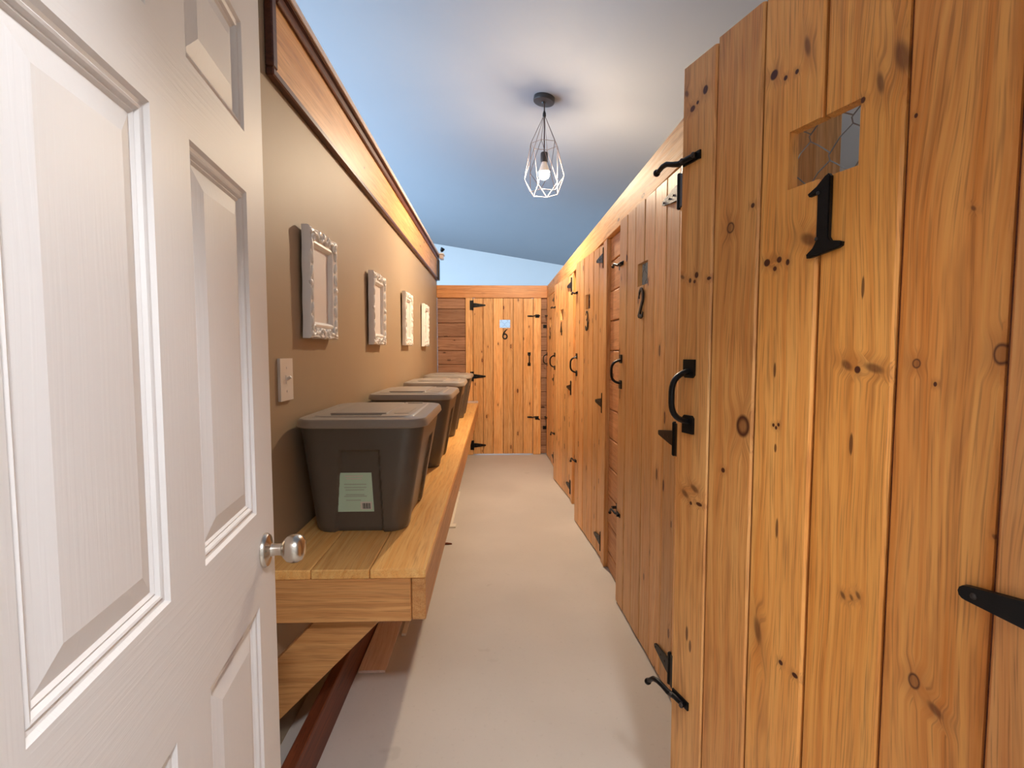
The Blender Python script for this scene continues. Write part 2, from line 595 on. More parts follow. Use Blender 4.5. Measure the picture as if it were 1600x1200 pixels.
wr = empty('wall_right', (XR + 0.02, 3.2, 0))
struct(wr, 'pine stall fronts on the right with level planks between the doors', 'wall')
for k, y in enumerate(DOOR_Y):
    w = 0.755 if k == 0 else DW
    kid('post', (XR, max(0.2, y - 0.095), 0.002), (XR + 0.04, y - 0.006, HZ0 - 0.001), M['pine_post'], wr, 0.003)
    y2 = y + w + 0.006
    if k < 4:
        if k == 0:
            kid('post', (XR, y2, 0.002), (XR + 0.175, y2 + 0.085, HZ0 - 0.001), M['pine_post'], wr, 0.003)
        else:
            kid('post', (XR, y2, 0.002), (XR + 0.04, y2 + 0.085, HZ0 - 0.001), M['pine_post'], wr, 0.003)
        plank_wall(wr, 'y', y2 + 0.087, DOOR_Y[k + 1] - 0.097, XR + 0.022, XR + 0.042, HZ0 - 0.002, M['rough_y'])

wb = empty('wall_end', (0, YE + 0.02, 0))
struct(wb, 'end stall front of greyed level planks around door six', 'wall')
kid('post', (-0.343, YE, 0.002), (-0.259, YE + 0.04, HZ0 - 0.001), M['pine_post'], wb, 0.003)
kid('post', (0.462, YE, 0.002), (0.552, YE + 0.04, HZ0 - 0.001), M['pine_post'], wb, 0.003)
plank_wall(wb, 'x', XL + 0.003, -0.345, YE + 0.022, YE + 0.042, HZ0 - 0.002, M['rough_x'])
plank_wall(wb, 'x', 0.554, XR - 0.002, YE + 0.022, YE + 0.042, HZ0 - 0.002, M['rough_x'])

# stop strips added behind the doors to block light through the gaps
for k, y in enumerate(DOOR_Y):
    w = 0.755 if k == 0 else DW
    for lo, hi in (((y - 0.03, 0.004), (y + 0.022, HZ0 - 0.003)), ((y + w - 0.022, 0.004), (y + w + 0.03, HZ0 - 0.003))):
        if k == 0 and lo[0] > 1:
            continue
        kid('door_stop', (XR + 0.0505, lo[0], lo[1]), (XR + 0.066, hi[0], hi[1]), M['dark_board'], wr)
    kid('door_stop', (XR + 0.0505, y + 0.024, HZ0 - 0.045), (XR + 0.066, y + w - 0.024, HZ0 + 0.03), M['dark_board'], wr)
for lo, hi in (((-0.29, 0.004), (-0.236, HZ0 - 0.003)), ((0.440, 0.004), (0.49, HZ0 - 0.003)), ((-0.234, HZ0 - 0.045), (0.438, HZ0 + 0.03))):
    kid('door_stop', (lo[0], YE + 0.0425, lo[1]), (hi[0], YE + 0.058, hi[1]), M['dark_board'], wb)
kid('plank_cover', (XL + 0.003, YE + 0.058, 0.004), (-0.30, YE + 0.066, HZ0 + 0.03), M['dark_board'], wb)
kid('plank_cover', (0.50, YE + 0.058, 0.004), (XR + 0.03, YE + 0.066, HZ0 + 0.03), M['dark_board'], wb)
# stall dividers
sd = empty('wall_stall_dividers', (1.3, 3.5, 0))
struct(sd, 'pale partitions between the stalls behind the doors', 'wall')
for y in (1.50, 2.72, 3.95, 5.18, 6.225):
    kid('divider', (XR + 0.06 if y < 6 else XR + 0.045, y, 0.001), (1.899, y + 0.06, 2.0), M['grey_wall'], sd)

# ------------------------------------------------------------------ stall doors
D1K = [(0.496, 1.727, 0.0085, 0.0087, 'k'), (0.471, 1.71, 0.004, 0.0043, 'k'), (0.448, 1.709, 0.0038, 0.0042, 'k'), (0.429, 1.739, 0.0061, 0.0183, 'b'), (0.278, 1.646, 0.0102, 0.0255, 'b'), (0.306, 1.624, 0.0055, 0.0177, 'b'), (0.593, 1.488, 0.0104, 0.0111, 'r'), (0.499, 1.406, 0.0073, 0.0068, 'k'), (0.472, 1.407, 0.0055, 0.0055, 'k'), (0.454, 1.4, 0.004, 0.0054, 'k'), (0.481, 1.393, 0.0042, 0.0044, 'k'), (0.414, 1.43, 0.0144, 0.0124, 'b'), (0.717, 1.765, 0.0085, 0.0067, 'k'), (0.738, 1.805, 0.0066, 0.0082, 'b'), (0.677, 1.786, 0.0079, 0.0091, 'k'), (0.701, 1.771, 0.0042, 0.004, 'k'), (0.537, 1.516, 0.0047, 0.0047, 'k'), (0.331, 1.612, 0.0039, 0.0046, 'k'), (0.74, 1.413, 0.0068, 0.0056, 'b'), (0.713, 1.402, 0.0043, 0.0055, 'k'), (0.692, 1.411, 0.0063, 0.0068, 'k'), (0.698, 1.398, 0.0042, 0.0041, 'k'), (0.653, 1.399, 0.0059, 0.0039, 'k'), (0.546, 1.107, 0.0177, 0.022, 'R'), (0.473, 1.119, 0.0028, 0.0034, 'k'), (0.467, 1.115, 0.0028, 0.0034, 'k'), (0.462, 1.121, 0.0028, 0.0034, 'k'), (0.339, 1.228, 0.0082, 0.0087, 'b'), (0.322, 1.222, 0.005, 0.0057, 'k'), (0.297, 1.225, 0.0138, 0.0082, 'b'), (0.24, 1.233, 0.0056, 0.0068, 'r'), (0.148, 1.246, 0.0079, 0.0133, 'g'), (0.715, 0.932, 0.0111, 0.0086, 'b'), (0.683, 0.951, 0.0126, 0.0084, 'b'), (0.667, 0.921, 0.0102, 0.0041, 'k'), (0.694, 0.916, 0.0043, 0.0042, 'k'), (0.327, 1.11, 0.003, 0.0173, 's'), (0.319, 1.342, 0.0024, 0.0167, 's'), (0.474, 1.216, 0.0028, 0.0135, 's'), (0.467, 1.079, 0.0028, 0.0079, 's'), (0.494, 0.733, 0.009, 0.0264, 'b'), (0.44, 0.703, 0.0047, 0.0046, 'k'), (0.41, 0.698, 0.0063, 0.0044, 'k'), (0.33, 0.875, 0.0042, 0.006, 'b'), (0.316, 0.878, 0.003, 0.0049, 'b'), (0.306, 0.886, 0.0039, 0.0058, 'b'), (0.223, 0.805, 0.0079, 0.0113, 'r'), (0.458, 0.938, 0.0028, 0.0182, 's'), (0.196, 0.783, 0.0088, 0.0084, 'b'), (0.698, 0.618, 0.0044, 0.0175, 's'), (0.686, 0.595, 0.0043, 0.0144, 's'), (0.596, 1.011, 0.0054, 0.0052, 'k'), (0.256, 1.559, 0.0024, 0.0033, 'k'), (0.184, 1.421, 0.0027, 0.0038, 'b'), (0.145, 1.03, 0.0019, 0.0038, 'b'), (0.216, 1.207, 0.0023, 0.0033, 'k')]


def bez(p0, p1, p2, p3, n):
    out = []
    for i in range(n + 1):
        t = i / n
        out.append(tuple((1 - t) ** 3 * p0[k] + 3 * t * (1 - t) ** 2 * p1[k] + 3 * t * t * (1 - t) * p2[k] + t ** 3 * p3[k] for k in range(len(p0))))
    return out


def arc(cx, cy, rx, ry, a0, a1, n):
    return [(cx + rx * math.cos(math.radians(a0 + (a1 - a0) * i / n)), cy + ry * math.sin(math.radians(a0 + (a1 - a0) * i / n))) for i in range(n + 1)]


# strokes of the numerals in a box 0..0.62 wide and 0..1 tall: list of (points, widths)
def digit_strokes(d):
    if d == 2:
        p = arc(0.30, 0.72, 0.22, 0.26, 190, -35, 16) + [(0.36, 0.44), (0.20, 0.22), (0.06, 0.06)]
        w = [0.05] * 3 + [0.07] * 8 + [0.09] * (len(p) - 11)
        q = [(0.04, 0.06), (0.18, 0.09), (0.34, 0.055), (0.48, 0.07), (0.56, 0.20)]
        return [(p, w), (q, [0.05, 0.08, 0.08, 0.06, 0.035])]
    if d == 3:
        p = arc(0.28, 0.75, 0.20, 0.22, 170, -80, 14)
        q = arc(0.26, 0.29, 0.25, 0.26, 85, -170, 16)
        return [(p, [0.04] * 3 + [0.07] * (len(p) - 3)), (q, [0.06] * 4 + [0.09] * (len(q) - 6) + [0.06, 0.04])]
    if d == 4:
        return [([(0.40, 0.98), (0.22, 0.62), (0.04, 0.30)], [0.05, 0.06, 0.06]), ([(0.02, 0.28), (0.30, 0.28), (0.60, 0.30)], [0.05, 0.06, 0.05]), ([(0.42, 0.72), (0.42, 0.4), (0.40, 0.02)], [0.06, 0.08, 0.07])]
    if d == 5:
        q = arc(0.26, 0.31, 0.26, 0.28, 110, -170, 18)
        return [([(0.54, 0.95), (0.34, 0.92), (0.16, 0.94)], [0.05, 0.07, 0.05]), ([(0.16, 0.95), (0.13, 0.75), (0.12, 0.55)], [0.05, 0.05, 0.05]), (q, [0.05] * 4 + [0.09] * (len(q) - 6) + [0.06, 0.04])]
    if d == 6:
        p = [(0.56, 0.97), (0.40, 0.88), (0.24, 0.70), (0.12, 0.48), (0.09, 0.30)]
        q = arc(0.30, 0.28, 0.215, 0.235, 180, 540, 26)
        return [(p, [0.04, 0.06, 0.08, 0.085, 0.08]), (q, [0.075] * len(q))]


def numeral(d, parent, loc, h):
    bm = bmesh.new()
    if d == 1:
        pts = [(0.30, 1.0), (0.36, 1.02), (0.40, 0.98), (0.40, 0.20), (0.44, 0.145), (0.58, 0.12), (0.63, 0.10), (0.62, 0.05), (0.56, 0.03), (0.33, 0.0), (0.10, -0.03), (0.02, -0.03), (0.01, 0.02), (0.12, 0.09), (0.185, 0.18), (0.185, 0.78), (0.15, 0.80), (0.03, 0.79), (0.0, 0.83), (0.16, 0.90)]
        pts = [((x - 0.30) * h * 0.86, z * h) for x, z in pts]
        prism(bm, pts, -0.007, 0.0)
        bmesh.ops.recalc_face_normals(bm, faces=bm.faces)
        ed = [e for e in bm.edges if e.verts[0].co.y < -0.006 and e.verts[1].co.y < -0.006]
        bmesh.ops.bevel(bm, geom=ed, offset=0.0016, segments=2, affect='EDGES')
        o = bm_obj('number_one', bm, M['iron'], parent, loc, smooth=35)
        for zz in (0.20, 0.80):
            b2 = bmesh.new()
            lathe(b2, [(0.0032, 0.0), (0.003, -0.0012), (0.0015, -0.002)], 10, 'y')
            bm_obj('screw', b2, M['canopy'], o, (-0.01 * h / 0.12, -0.0068, zz * h), smooth=40)
        return o
    for p, w in digit_strokes(d):
        pts = [((x - 0.30) * h * 0.92, -0.004, z * h) for x, z in p]
        tube(bm, pts, [q * h for q in w], 6, True, (1.0, 0.0042 / (0.08 * h), (0, 0, 1)))
    # keep ribbons flat: squash thickness to 7 mm
    for v in bm.verts:
        v.co.y = max(-0.0075, min(0.0, v.co.y))
    return bm_obj('number_' + {2: 'two', 3: 'three', 4: 'four', 5: 'five', 6: 'six'}[d], bm, M['iron'], parent, loc)


def strap_pts(L, w0, w1, sgn):
    pts = [(0.008, -w0 / 2), (0.008, w0 / 2), (0.035, w0 / 2 * 0.92)]
    r = w1 / 2
    pts += [(L - r, r)] + [(L - r + r * math.sin(a), r * math.cos(a)) for a in (0.5, 1.0, 1.57, 2.14, 2.64)] + [(L - r, -r), (0.035, -w0 / 2 * 0.92)]
    return [(x * sgn, z) for x, z in pts]


def hinge(door, z, sgn, L, leaf_rot):
    """tee hinge at the hinge edge: sgn = direction of the door from its hinge (local x)"""
    bm = bmesh.new()
    lathe(bm, [(0.004, -0.06), (0.0075, -0.056), (0.0075, 0.056), (0.004, 0.06)], 12, 'z')
    hg = bm_obj('hinge', bm, M['iron'], door, (0, -0.006, z), smooth=40)
    poly_part('strap', strap_pts(L, 0.052, 0.018, sgn), -0.0035, 0.0045, M['iron'], hg, 0.0012)
    lf = poly_part('leaf', [(-sgn * 0.006, -0.056), (-sgn * 0.036, -0.056), (-sgn * 0.036, 0.056), (-sgn * 0.006, 0.056)], -0.002, 0.0045, M['iron'], hg, 0.001)
    lf.rotation_euler = (0, 0, leaf_rot)
    for t in (0.28, 0.55, 0.9):
        b2 = bmesh.new()
        lathe(b2, [(0.0042, 0.0), (0.0038, -0.0014), (0.0018, -0.0024)], 8, 'y')
        bm_obj('screw', b2, M['canopy'], hg, (sgn * L * t, -0.0035, 0), smooth=40)


def pull(door, x, z):
    """forged pull: two plates and a bowed grip"""
    h = 0.063
    bm = bmesh.new()
    pts = bez((0, -0.004, h - 0.008), (0, -0.03, h - 0.012), (0, -0.046, h * 0.62), (0, -0.047, 0.012), 8)
    pts += [(p[0], p[1], -p[2]) for p in pts[::-1]]
    tube(bm, pts, [0.0085] + [0.0078] * (len(pts) - 2) + [0.0085], 8, True, (1.0, 0.8, (1, 0, 0)))
    o = bm_obj('pull_handle', bm, M['iron'], door, (x, 0, z), smooth=50)
    for s in (1, -1):
        pts2 = [(-0.018, s * (h - 0.016)), (-0.012, s * (h - 0.022)), (0.012, s * (h - 0.022)), (0.018, s * (h - 0.016)), (0.018, s * (h + 0.018)), (-0.018, s * (h + 0.018))]
        poly_part('mounting_plate', pts2, -0.006, -0.0002, M['iron'], o, 0.0015)
    return o


def hook(door, x_edge, z, sgn, droop=0.0):
    """hook latch at the free edge: arm reaches past the edge; sgn = outward local x"""
    bm = bmesh.new()
    arm = [(-0.058, -0.007, 0.0), (-0.03, -0.008, 0.0), (-0.006, -0.011, -0.002), (0.012, -0.014, 0.003), (0.030, -0.016, 0.006 - droop * 0.2), (0.046, -0.016, 0.003 - droop * 0.35), (0.060, -0.015, -0.006 - droop * 0.6), (0.072, -0.013, -0.013 - droop)]
    tube(bm, [(p[0] * sgn, p[1], p[2]) for p in arm], [0.0065, 0.0065, 0.0065, 0.006, 0.006, 0.006, 0.0056, 0.0052], 8)
    bmesh.ops.create_icosphere(bm, subdivisions=2, radius=0.0085, matrix=Matrix.Translation((0.073 * sgn, -0.013, -0.014 - droop)))
    o = bm_obj('hook_latch', bm, M['iron'], door, (x_edge, 0, z), smooth=50)
    poly_part('mounting_plate', [(-0.068 * sgn, -0.009), (-0.068 * sgn, 0.009), (-0.012 * sgn, 0.009), (-0.012 * sgn, -0.009)], -0.004, -0.0002, M['iron'], o, 0.001)
    for t in (-0.058, -0.02):
        b2 = bmesh.new()
        lathe(b2, [(0.006, 0.0), (0.0055, -0.003), (0.003, -0.005)], 10, 'y')
        bm_obj('screw', b2, M['canopy'], o, (t * sgn, -0.012, 0.0), smooth=40)
    return o


def catch(root, loc, rz):
    """square staple plate that a hook drops into"""
    bm = bmesh.new()
    prism(bm, [(-0.022, -0.02), (0.022, -0.02), (0.022, 0.02), (-0.022, 0.02)], -0.005, 0)
    tube(bm, [(-0.012, -0.004, 0.004), (-0.012, -0.028, 0.004), (0.012, -0.028, 0.004), (0.012, -0.004, 0.004)], 0.004, 6)
    return bm_obj('latch_catch', bm, M['iron'], root, Vector(loc) - Vector(root.location), (0, 0, rz))


def chicken_wire(door, x0, x1, z0, z1, y):
    bm = bmesh.new()
    cw, chh = 0.075, 0.062
    def seg(p, q):
        p = [max(x0, min(x1, p[0])), max(z0, min(z1, p[1]))]
        q = [max(x0, min(x1, q[0])), max(z0, min(z1, q[1]))]
        if abs(p[0] - q[0]) + abs(p[1] - q[1]) > 0.004:
            mx, mz = (p[0] + q[0]) / 2, (p[1] + q[1]) / 2
            tube(bm, [(p[0], y, p[1]), (mx, y - 0.003, mz + 0.002), (q[0], y, q[1])], 0.0011, 5)
    j = 0
    z = z0 - 0.03
    while z < z1 + 0.05:
        x = x0 - 0.08 + (cw / 2 if j % 2 else 0)
        while x < x1 + 0.08:
            seg((x, z), (x + cw / 2, z + chh / 2))
            seg((x + cw, z), (x + cw / 2, z + chh / 2))
            seg((x + cw / 2, z + chh / 2), (x + cw / 2, z + chh / 2 + 0.012))
            x += cw
        z += chh / 2 + 0.012
        j += 1
    return bm_obj('wire_mesh', bm, M['wire'], door)


def stall_door(num, loc, rz, w, sgn, theta, joints=None, mats=None, tops=None, strap=0.15, label=''):
    """local x to the viewer's right, y into the door; hinge at x = 0 and the door lies towards sgn"""
    d = empty('door_%d' % num, loc, rz)
    struct(d, label, 'door')
    js = joints or [w * k / 6 for k in range(7)]
    hx0, hx1, hz0, hz1 = w * 0.53 - 0.0625, w * 0.53 + 0.0625, 1.521, 1.616
    if num == 1:
        hx0, hx1 = 0.334, 0.459
    for i in range(6):
        a, b = js[i] + 0.0022, js[i + 1] - 0.0022
        zt = HZ0 - 0.006 - (tops[i] if tops else random.uniform(0, 0.002))
        cx, cz = (a + b) / 2, zt / 2
        lo, hi = max(a, hx0), min(b, hx1)
        if hi - lo > 0.004:
            if lo <= a + 0.001 and hi >= b - 0.001:
                polys = [[(a, BOT), (b, BOT), (b, hz0), (a, hz0)], [(a, hz1), (b, hz1), (b, zt), (a, zt)]]
            elif lo <= a + 0.001:
                polys = [[(a, BOT), (b, BOT), (b, zt), (a, zt), (a, hz1), (hi, hz1), (hi, hz0), (a, hz0)]]
            elif hi >= b - 0.001:
                polys = [[(a, BOT), (b, BOT), (b, hz0), (lo, hz0), (lo, hz1), (b, hz1), (b, zt), (a, zt)]]
            else:
                m = (lo + hi) / 2
                polys = [[(a, BOT), (m, BOT), (m, hz0), (lo, hz0), (lo, hz1), (m, hz1), (m, zt), (a, zt)], [(m, BOT), (b, BOT), (b, zt), (m, zt), (m, hz1), (hi, hz1), (hi, hz0), (m, hz0)]]
        else:
            polys = [[(a, BOT), (b, BOT), (b, zt), (a, zt)]]
        bm = bmesh.new()
        dy = random.uniform(-0.0012, 0.0012)
        for pl in polys:
            pp = [((x - cx) * 1.0 if sgn > 0 else -(x - cx), z - cz) for x, z in pl]
            prism(bm, pp, dy, 0.020 + dy)
        bmesh.ops.recalc_face_normals(bm, faces=bm.faces)
        ed = [e for e in bm.edges if e.verts[0].co.y < dy + 1e-5 and e.verts[1].co.y < dy + 1e-5 and abs(e.verts[0].co.x - e.verts[1].co.x) < 1e-5]
        bmesh.ops.bevel(bm, geom=ed, offset=0.0036, segments=1, affect='EDGES')
        bm_obj('plank', bm, mats[i] if mats else M['pine_v'], d, (sgn * cx, 0, cz))
    # battens and backing tongues behind
    for z in (0.22, 0.95, 1.70):
        x0, x1 = sorted((sgn * 0.05, sgn * (w - 0.05)))
        box('batten', (x0, 0.0215, z - 0.06), (x1, 0.04, z + 0.06), M['pine_x'], d)
    for i in range(1, 6):
        x = sgn * js[i]
        if hx0 - 0.01 < js[i] < hx1 + 0.01:
            box('tongue', (x - 0.006, 0.009, BOT + 0.002), (x + 0.006, 0.0155, hz0 - 0.002), M['dark_board'], d)
            box('tongue', (x - 0.006, 0.009, hz1 + 0.002), (x + 0.006, 0.0155, HZ0 - 0.016), M['dark_board'], d)
        else:
            box('tongue', (x - 0.006, 0.009, BOT + 0.002), (x + 0.006, 0.0155, HZ0 - 0.016), M['dark_board'], d)
    x0, x1 = sorted((sgn * hx0, sgn * hx1))
    chicken_wire(d, x0 - 0.012, x1 + 0.012, hz0 - 0.012, hz1 + 0.012, 0.0235)
    for z in (1.785, 0.945, 0.118):
        hinge(d, z if num != 1 else z + 0.011, sgn, strap, -theta)
    pull(d, sgn * (w - 0.048), 1.150)
    hook(d, sgn * w, 1.66, sgn, -0.018)
    hook(d, sgn * w, 0.455, sgn, 0.012)
    numeral(num, d, (sgn * (hx0 + hx1) / 2 + (0.014 if num == 1 else 0), -0.0015, 1.402 if num == 1 else 1.385), 0.118 if num == 1 else 0.122)
    return d


# door 1 stands ajar; each of its planks carries its own knots
J1 = [0.0, 0.143, 0.269, 0.396, 0.521, 0.643, 0.753]
mats1 = []
T1 = [0.0, 0.0, 0.0, 0.0, 0.0, 0.006]
TONES = [((244, 182, 114), (222, 144, 76)), ((242, 176, 98), (214, 132, 58)), ((250, 184, 100), (228, 148, 66)), ((250, 186, 104), (230, 150, 70)), ((244, 184, 110), (222, 146, 76)), ((244, 188, 118), (222, 150, 82))]
for i in range(6):
    a, b = J1[i] + 0.0018, J1[i + 1] - 0.0018
    zt = HZ0 - 0.006 - T1[i]
    ks = []
    for (s, z, rs, rz_, ty) in D1K:
        if J1[i] - 0.004 <= s <= J1[i + 1] + 0.004:
            ks.append((-(s - (a + b) / 2), z - zt / 2, rs, rz_, ty))
    mats1.append(wood('pine_first_door_%d' % i, 'z', TONES[i][0], TONES[i][1], (150, 86, 42), knots=ks, knot_amount=0.0, tone=0.05, ring=30))
TH1 = math.radians(16.55)
stall_door(1, (0.627, 0.44, 0), -PI / 2 + TH1, 0.753, -1, TH1, J1, mats1, T1, 0.172,
           'pine plank stall door numbered 1 standing ajar in the right foreground')
for num, x, th, lab in ((2, 0.628, 2.2, 'pine plank stall door numbered 2, just behind the ajar first door'),
                        (3, 0.634, 4.0, 'pine plank stall door numbered 3 on the right, beyond door 2'),
                        (4, 0.632, 5.0, 'pine plank stall door numbered 4 on the right, between doors 3 and 5'),
                        (5, 0.630, 0.8, 'pine plank stall door numbered 5, farthest on the right side')):
    t = math.radians(th)
    stall_door(num, (x, DOOR_Y[num - 1], 0), -PI / 2 + t, DW, -1, t, label=lab)
stall_door(6, (-0.256, YE - 0.001, 0), 0, 0.714, 1, 0, label='pine plank stall door numbered 6, facing the corridor at its end')
for y in (DOOR_Y[1] + DW + 0.075, DOOR_Y[2] + DW + 0.075, DOOR_Y[3] + DW + 0.075):
    for z in (1.67, 0.45):
        catch(wr, (XR - 0.0005, y, z), -PI / 2)
for z in (1.66, 0.445):
    catch(wb, (0.505, YE - 0.0005, z), 0)
    catch(wb, (0.60, YE + 0.0215, z - 0.12), 0)

# ------------------------------------------------------------------ white panel door
WD = Vector((-0.148, 0.989, 0)).normalized()
EDGE = Vector((-0.429, 1.0, 0))
WW = 0.748
hin = EDGE - WD * WW
wd = empty('door_7', (hin.x, hin.y, 0), math.atan2(WD.y, WD.x))   # local x along the door, local -y faces the corridor
struct(wd, 'white six panel entry door standing open against the left wall', 'door')
UB = [0, 0.103, 0.325, 0.423, 0.645, 0.748]
ZB = [0.012, 0.20, 0.80, 0.967, 1.514, 1.612, 1.786, 1.90]
bm = bmesh.new()
hf = []
for side, y in ((0, 0.0), (1, 0.036)):
    for i in range(5):
        for j in range(7):
            if i in (1, 3) and j in (1, 3, 5):
                continue
            vs = [bm.verts.new((UB[p], y, ZB[q])) for p, q in ((i, j), (i + 1, j), (i + 1, j + 1), (i, j + 1))]
            f = bm.faces.new(vs if side == 0 else vs[::-1])
            if i in (1, 2, 3) and not (i == 2 and j in (1, 3, 5)):
                f.material_index = 1
for (p, q) in (((0, 0), (0, 1)), ((1, 0), (1, 1))):
    pass
for xa, xb, za, zb in ((0, WW, ZB[0], ZB[0]), (0, WW, ZB[-1], ZB[-1])):
    vs = [bm.verts.new(v) for v in ((xa, 0, za), (xb, 0, za), (xb, 0.036, za), (xa, 0.036, za))]
    bm.faces.new(vs)
for xa in (0, WW):
    vs = [bm.verts.new(v) for v in ((xa, 0, ZB[0]), (xa, 0.036, ZB[0]), (xa, 0.036, ZB[-1]), (xa, 0, ZB[-1]))]
    bm.faces.new(vs)
bmesh.ops.remove_doubles(bm, verts=bm.verts, dist=1e-5)
bmesh.ops.recalc_face_normals(bm, faces=bm.faces)
me = bpy.data.meshes.new('slab')
bm.to_mesh(me)
bm.free()
me.materials.append(M['door_v'])
me.materials.append(M['door_h'])
slab = link_mesh('slab', me, None, wd)
PROF = [(0, 0), (0.004, 0.0045), (0.008, 0.0055), (0.0105, 0.0035), (0.013, 0.0045), (0.016, 0.0085), (0.0185, 0.0075), (0.022, 0.0105), (0.050, 0.0035), (0.053, 0.0035)]
for i in (1, 3):
    for j in (1, 3, 5):
        x0, x1, z0, z1 = UB[i], UB[i + 1], ZB[j], ZB[j + 1]
        cx, cz = (x0 + x1) / 2, (z0 + z1) / 2
        bm = bmesh.new()
        for sy, yb in ((1, 0.0), (-1, 0.036)):
            loops = []
            for ins, dep in PROF:
                y = yb + sy * dep
                hx, hz = (x1 - x0) / 2 - ins, (z1 - z0) / 2 - ins
                loops.append([bm.verts.new(v) for v in ((-hx, y, -hz), (hx, y, -hz), (hx, y, hz), (-hx, y, hz))])
            for k in range(len(loops) - 1):
                for e in range(4):
                    bm.faces.new((loops[k][e], loops[k][(e + 1) % 4], loops[k + 1][(e + 1) % 4], loops[k + 1][e]))
            bm.faces.new(loops[-1])
        o = bm_obj('panel', bm, M['door_v'], wd, (cx, 0, cz))
# knob: rosette, neck and ball on the corridor face (local -y) and the other face
KX, KZ = WW - 0.065, 0.888
for s, yb in ((-1, 0.0), (1, 0.036)):
    bm = bmesh.new()
    lathe(bm, [(0.031, 0), (0.031, 0.003), (0.028, 0.0075), (0.018, 0.010), (0.012, 0.0125), (0.0105, 0.022), (0.0115, 0.030), (0.017, 0.034), (0.0235, 0.040), (0.0262, 0.049), (0.0255, 0.058), (0.021, 0.066), (0.013, 0.070), (0.004, 0.0705)], 28, 'y')
    for v in bm.verts:
        v.co.y *= s
    bm_obj('knob', bm, M['nickel'], wd, (KX, yb + s * 0.0003, KZ), smooth=35)
kid_plate = box('latch_plate', (WW + 0.0002, 0.006, KZ - 0.028), (WW + 0.0018, 0.030, KZ + 0.028), M['nickel'], wd)

# ------------------------------------------------------------------ bench
BX0, BX1, BY0, BY1, BZ = XL + 0.003, -0.198, 1.447, 6.17, 0.63
bench = tag(empty('bench', (-0.44, 1.45, 0)), 'long honey pine bench fixed along the tan left wall', 'bench')
bw = [BX0, -0.523, -0.357, BX1]
for i in range(3):
    kid('seat_board', (bw[i] + 0.001, BY0, BZ - 0.028), (bw[i + 1] - 0.001, BY1, BZ), M['bench_y'], bench, 0.003)
kid('front_fascia', (-0.24, BY0 + 0.008, 0.476), (BX1 - 0.002, BY1, BZ - 0.0285), M['bench_yz'], bench, 0.003)
kid('end_board', (BX0, BY0 + 0.003, 0.474), (-0.2415, BY0 + 0.041, BZ - 0.0285), M['bench_x'], bench, 0.003)
kid('wall_ledger', (BX0, BY0 + 0.042, 0.50), (BX0 + 0.038, BY1, BZ - 0.0285), M['bench_yz'], bench, 0.003)
kid('end_cleat', (-0.345, BY1 - 0.07, BZ + 0.0005), (BX1, BY1 - 0.002, BZ + 0.024), M['laminate'], bench, 0.002)
for y in (BY0 + 0.045, 3.05, 4.6):
    bm = bmesh.new()
    pts = [(BX0, 0.17 - 0.045), (-0.315, 0.4995), (-0.243, 0.4995), (-0.243, 0.473), (-0.51, 0.473), (BX0, 0.305)]
    pts = [(BX0, 0.118), (-0.322, 0.473), (-0.515, 0.473), (BX0, 0.305)]
    prism(bm, [(p[0] + 0.44, p[1]) for p in pts], 0, 0.038)
    bmesh.ops.bevel(bm, geom=bm.edges[:], offset=0.002, segments=1, affect='EDGES')
    bm_obj('brace', bm, M['bench_x'], bench, (0, y - 1.45, 0))

# low dark board on edge under the bench and the offcuts stored on the floor
tag(box('floor_board', (-0.575, 0.95, 0.0), (-0.537, 5.6, 0.138), M['dark_board'], None, 0.003), 'long dark red board on edge on the floor under the bench', 'board')
tag(box('laminate_plank', (-0.533, 1.955, 0.0), (-0.428, 3.15, 0.011), M['laminate'], None, 0.001), 'pinkish laminate flooring plank lying on the floor under the bench', 'plank')
tag(box('wood_stick', (-0.412, 2.215, 0.0), (-0.392, 2.9, 0.012), M['white_trim'], None, 0.002), 'short pale wooden stick beside the laminate plank under the bench', 'stick')
wt = tag(empty('white_moulding', (-0.325, 4.0, 0)), 'white strip of moulding with a short return poking out from under bench', 'moulding')
kid('strip', (-0.345, 3.665, 0.0), (-0.305, 4.52, 0.012), M['white_trim'], wt, 0.002)
kid('return_piece', (-0.345, 3.60, 0.0), (-0.278, 3.663, 0.012), M['white_trim'], wt, 0.002)
bm = bmesh.new()
tube(bm, [(-0.350, 3.26, 0.006), (-0.343, 3.40, 0.006), (-0.336, 3.56, 0.006)], 0.0062, 6)
tag(bm_obj('white_strip', bm, M['white_trim']), 'thin white strip on the floor just before the white moulding', 'strip')
bm = bmesh.new()
tube(bm, [(-0.337, 3.283, 0.0065), (-0.31, 3.289, 0.0065), (-0.279, 3.287, 0.0055)], [0.007, 0.008, 0.004], 7)
tag(bm_obj('dark_stick', bm, M['dark_board'], smooth=50), 'small dark stick on the floor at the bench edge', 'stick')


# ------------------------------------------------------------------ storage totes
def rrect(x0, x1, y0, y1, r, n=6, sub=10):
    """closed rounded rectangle, also subdivided along its straight sides"""
    pts = []
    cs = [((x1 - r, y1 - r), 0), ((x0 + r, y1 - r), 90), ((x0 + r, y0 + r), 180), ((x1 - r, y0 + r), 270)]
    for (c, a0) in cs:
        for k in range(n + 1):
            a = math.radians(a0 + 90 * k / n)
            pts.append((c[0] + r * math.cos(a), c[1] + r * math.sin(a)))
    out = []
    for i in range(len(pts)):
        p, q = pts[i], pts[(i + 1) % len(pts)]
        out.append(p)
        if math.hypot(p[0] - q[0], p[1] - q[1]) > r:
            for k in range(1, sub):
                out.append((p[0] + (q[0] - p[0]) * k / sub, p[1] + (q[1] - p[1]) * k / sub))
    return out


def smooth01(t):
    t = max(0.0, min(1.0, t))
    return t * t * (3 - 2 * t)


LX, LY = 0.44, 0.58                     # lid size
HB = 0.366                              # body height


